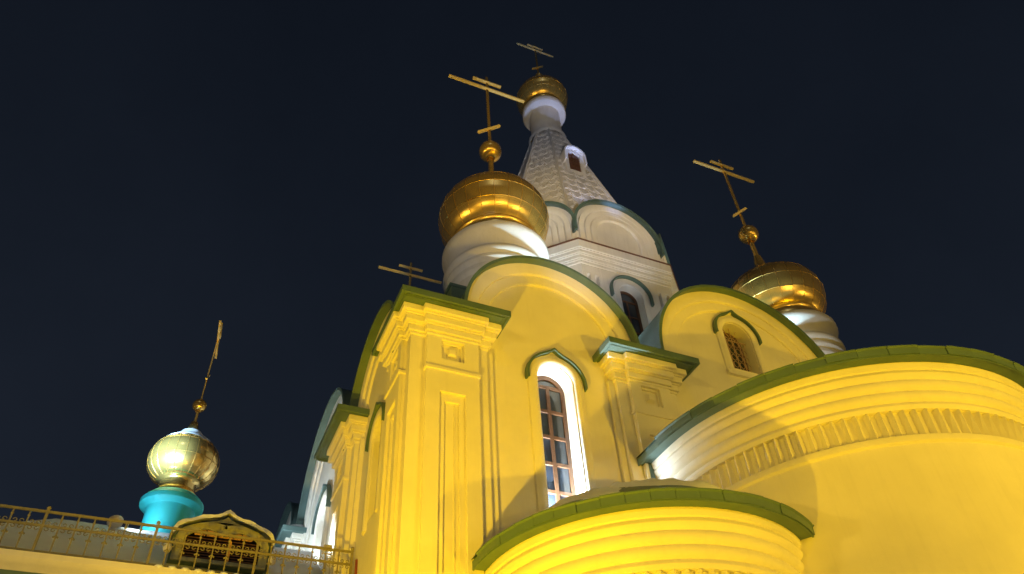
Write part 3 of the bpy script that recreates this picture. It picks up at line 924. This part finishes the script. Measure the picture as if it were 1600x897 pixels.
ps = MB(); ps.box(-0.024, 0.024, -0.024, 0.024, 8.13, 9.0); ps.ball((0, 0, 9.045), 0.04, 12, 8); ps.lathe(0, 0, [(0.03, 8.98), (0.036, 9.0), (0.012, 9.02)], 10)
me_p = ps.mesh('post', M_IRON, 40)
i = 0; x = X1r
while x > X0r:
    if i % 7 == 0 : inst('post', me_p, rail, Matrix.Translation((x, ry, 0)))
    else: inst('baluster', me_b, rail, Matrix.Translation((x, ry, 0)))
    for q in curls: inst('scroll', q, rail, Matrix.Translation((x-0.14, ry, 0)))
    x -= 0.28; i += 1
# return of the railing towards the church wall and a loose pipe
b = MB(); b.tube([(3.56, 3.45, 7.9), (3.58, 3.62, 8.75)], 0.03, 8)
o = b.build('pipe', M_RUST); tag(o, 'short rusty red pipe leaning where the railing meets the church wall', 'pipe')

# ================================================================== floodlights
def flood(name_label, loc, aim, power, color, size, angle, blend=0.6, radius=0.12, case=0.16, group=None, round_=False):
    loc = Vector(loc); aim = Vector(aim)
    d = (aim-loc).normalized()
    q = d.to_track_quat('-Z', 'Y').to_matrix().to_4x4()
    mw = Matrix.Translation(loc) @ q
    t = thing('floodlight', name_label, 'floodlight', loc-Vector((0, 0, case*1.4)), group or 'floodlights set round the church')
    b = MB()
    if round_: b.ball((0, 0, case*0.9), case*0.95, 16, 10, 1.2)
    else: b.frustum((-case*0.6, case*0.6, -case*0.5, case*0.5, case*0.9), (-case, case, -case*0.8, case*0.8, 0.06))
    b.build('housing', M_CASE, t, 0, 0.01, mw)
    b = MB(); b.box(-case*1.15, -case*1.05, -0.02, 0.02, -case*1.4, 0.0); b.box(case*1.05, case*1.15, -0.02, 0.02, -case*1.4, 0.0); b.box(-case*1.15, case*1.15, -0.03, 0.03, -case*1.45, -case*1.38)
    b.build('bracket', M_CASE, t, 0, 0, Matrix.Translation(loc))
    l = bpy.data.lights.new('flood_lamp', 'SPOT')
    l.energy = power; l.color = color; l.spot_size = R(angle); l.spot_blend = blend; l.shadow_soft_size = radius
    o = bpy.data.objects.new('flood_lamp', l)
    put(o, t, mw @ Matrix.Translation((0, 0, -0.02)))
    return t
YEL = (1.0, 0.605, 0.004)
WARMW = (1.0, 0.93, 0.92)
COOL = (0.72, 0.87, 1.0)
CYAN = (0.45, 0.74, 1.0)
BLUE = (0.36, 0.50, 1.0)
flood('yellow floodlight on the snow close to the corner pilaster', (-0.1, -5.4, 0.35), (4.8, 0, 13), 6600, YEL, 0.12, 84, 1.0)
flood('yellow floodlight on the snow in front of the small apse', (12.5, -17.0, 0.35), (9.2, 0, 10.5), 6300, YEL, 0.12, 62, 1.0)
flood('yellow floodlight on the snow far in front of the central apse', (21.0, -20.0, 0.35), (12.8, -1, 12.5), 4500, YEL, 0.15, 34, 1.0)
flood('narrow yellow fill light added behind the camera on the left', (-3.0, -17.0, 0.35), (10.0, -3.2, 9.6), 3800, YEL, 0.12, 22, 1.0)  # added fill for the left end of the central apse
flood('narrow white floodlight on the snow beside the camera', (1.5, -13.0, 0.35), (13.7, 7.3, 29), 13000, WARMW, 0.15, 16, 0.7)
flood('white floodlight on the roof between the two front gables', (9.4, 1.2, 13.9), (9.8, 3.6, 19.5), 150, COOL, 0.1, 160)
flood('white floodlight on the roof beside the right dome drum', (15.7, 1.2, 14.0), (15.5, 4.0, 19), 200, COOL, 0.1, 160)
flood('bluish floodlight on the roof at the foot of the tower', (12.6, 0.8, 16.3), (12.55, 7.6, 36.4), 8000, BLUE, 0.1, 10.5, 1.0)
flood('white floodlight on the middle pilaster roof aimed at the left dome drum', (9.5, 0.75, 13.6), (7.3, 2.5, 18.3), 1500, (0.55, 0.85, 1.0), 0.08, 75)
flood('white floodlight behind the middle front gable aimed at the right drum', (15.5, 2.5, 15.9), (17.4, 3, 19), 1100, (0.55, 0.85, 1.0), 0.08, 75)
flood('white floodlight behind the ridge of the snowy side roof', (1.5, 9.3, 10.95), (3.6, 10.3, 13), 380, COOL, 0.1, 150)
flood('white floodlight on the snowy side roof by the ridge', (-1.36, 7.45, 10.72), (-0.6, 8.0, 11.3), 160, COOL, 0.1, 130, round_=True, case=0.17)
flood('narrow white floodlight on the snow far to the left', (-15.0, -13.0, 0.35), (-0.6, 8.3, 13.2), 800000, CYAN, 0.25, 3.4, 1.0)
flood('yellow floodlight on the snow below the low side building', (-4.0, -8.0, 0.35), (-1.0, 4, 8), 2600, YEL, 0.15, 70, 1.0)
flood('bluish floodlight on the gable ledge at the foot of the tent', (12.55, 4.42, 24.62), (12.4, 7.0, 33), 420, BLUE, 0.08, 100, 1.0, case=0.09)
flood('narrow white fill light added left of the camera for the left dome drum', (-4.0, -15.0, 0.35), (6.7, 2.6, 17.9), 3500, WARMW, 0.15, 8, 0.8)  # added to whiten the left drum
flood('weak white fill light added left of the low side building', (-14.0, -11.0, 0.35), (-0.5, 6.5, 9.8), 1300, COOL, 0.15, 30, 1.0)  # added fill that lightens the snowy side roof
flood('small white floodlight on the low apse roof below the tall front window', (8.15, -0.3, 9.3), (9.4, -1.9, 9.75), 60, COOL, 0.05, 100, 0.9, case=0.05)
flood('dark floodlight on the side roof where the railing meets the church wall', (3.1, 4.5, 9.35), (3.5, 9.0, 12.6), 300, COOL, 0.06, 50, 0.7, case=0.1)
for lb, loc, aim, pw in (('small white lamp on the sill of the tall front window', (6.5, 0.28, 8.25), (7.2, 0.24, 10.8), 2200),
                         ('small white lamp on the sill of the tall side window', (LX+0.2, 8.2, 9.45), (LX+0.25, 8.5, 12), 500)):
    flood(lb, loc, aim, pw, COOL, 0.05, 110, case=0.05, radius=0.04)

# ================================================================== street lamps round the square
def street_lamp(label, x, y, h, power, aim, cone):
    t = thing('street_lamp', label, 'street lamp', (x, y, 0), 'lamp posts round the square')
    m = MB(); m.lathe(0, 0, [(0.12, 0), (0.11, 0.8), (0.07, 0.9), (0.05, h)], 12)
    d = Vector((8-x, 3-y, 0)).normalized()
    m.tube([Vector((0, 0, h-0.05)), Vector((0, 0, h+0.1))+d*0.3], 0.035, 8)
    m.build('post', M_CASE, t, 50, 0, Matrix.Translation((x, y, 0)))
    p = Vector((x, y, h+0.3))+d*0.5
    dr = (Vector(aim)-p).normalized()
    mw = Matrix.Translation(p) @ dr.to_track_quat('-Z', 'Y').to_matrix().to_4x4()
    m = MB(); m.frustum((-0.15, 0.15, -0.12, 0.12, 0.3), (-0.25, 0.25, -0.2, 0.2, 0.06)); m.build('lamp_head', M_CASE, t, 0, 0.01, mw)
    l = bpy.data.lights.new('street_light', 'SPOT'); l.energy = power*1.3; l.color = (1.0, 0.66, 0.14); l.shadow_soft_size = 0.3
    l.spot_size = R(cone); l.spot_blend = 0.9
    o = bpy.data.objects.new('street_light', l); put(o, t, mw)
    if y > -46 and cone > 7:      # wide fill light added on the same post to lift shaded walls
        m = MB(); m.ball((0, 0, 0), 0.22, 16, 8, 1.1); m.build('fill_lamp', M_CASE, t, 50, 0, Matrix.Translation((x, y, h+0.75)))
        l2 = bpy.data.lights.new('fill_light', 'SPOT'); l2.energy = 10500; l2.color = (1.0, 0.68, 0.08); l2.shadow_soft_size = 0.3; l2.spot_size = R(30); l2.spot_blend = 0.7
        lp = Vector((x, y, h+0.75))+d*0.35
        put(bpy.data.objects.new('fill_light', l2), t, Matrix.Translation(lp) @ (Vector((9.5, 0, 7.0))-lp).to_track_quat('-Z', 'Y').to_matrix().to_4x4())
D1, D2, D3 = (6.8, 2.6, 23.4), (18.2, 2.6, 23.4), (12.55, 8.2, 38.3)
for lb, x, y, pw, am, cn in (('lamp post far out on the left of the square', -38, -4, 9360, D1, 13.5), ('lamp post behind the camera on the left', -26, -36, 9360, D1, 13.5),
                     ('lamp post straight behind the camera', -2, -50, 10920, D1, 13.5), ('lamp post behind the camera on the right', 28, -44, 10920, D1, 13.5), ('lamp post far out on the right of the square', 52, -14, 10920, D2, 13),
                     ('lamp post behind the camera near the right end', 36, -38, 10920, D2, 13), ('tall lamp post behind the camera near the middle', 8, -54, 10920, D2, 13),
                     ('lamp post with a narrow beam behind the camera', -14, -52, 9000, D3, 6), ('lamp post with a narrow beam out on the left', -44, -22, 9000, D3, 6), ('lamp post with a narrow beam out on the right', 50, -30, 9000, D3, 6)):
    street_lamp(lb, x, y, 8.5, pw, am, cn)
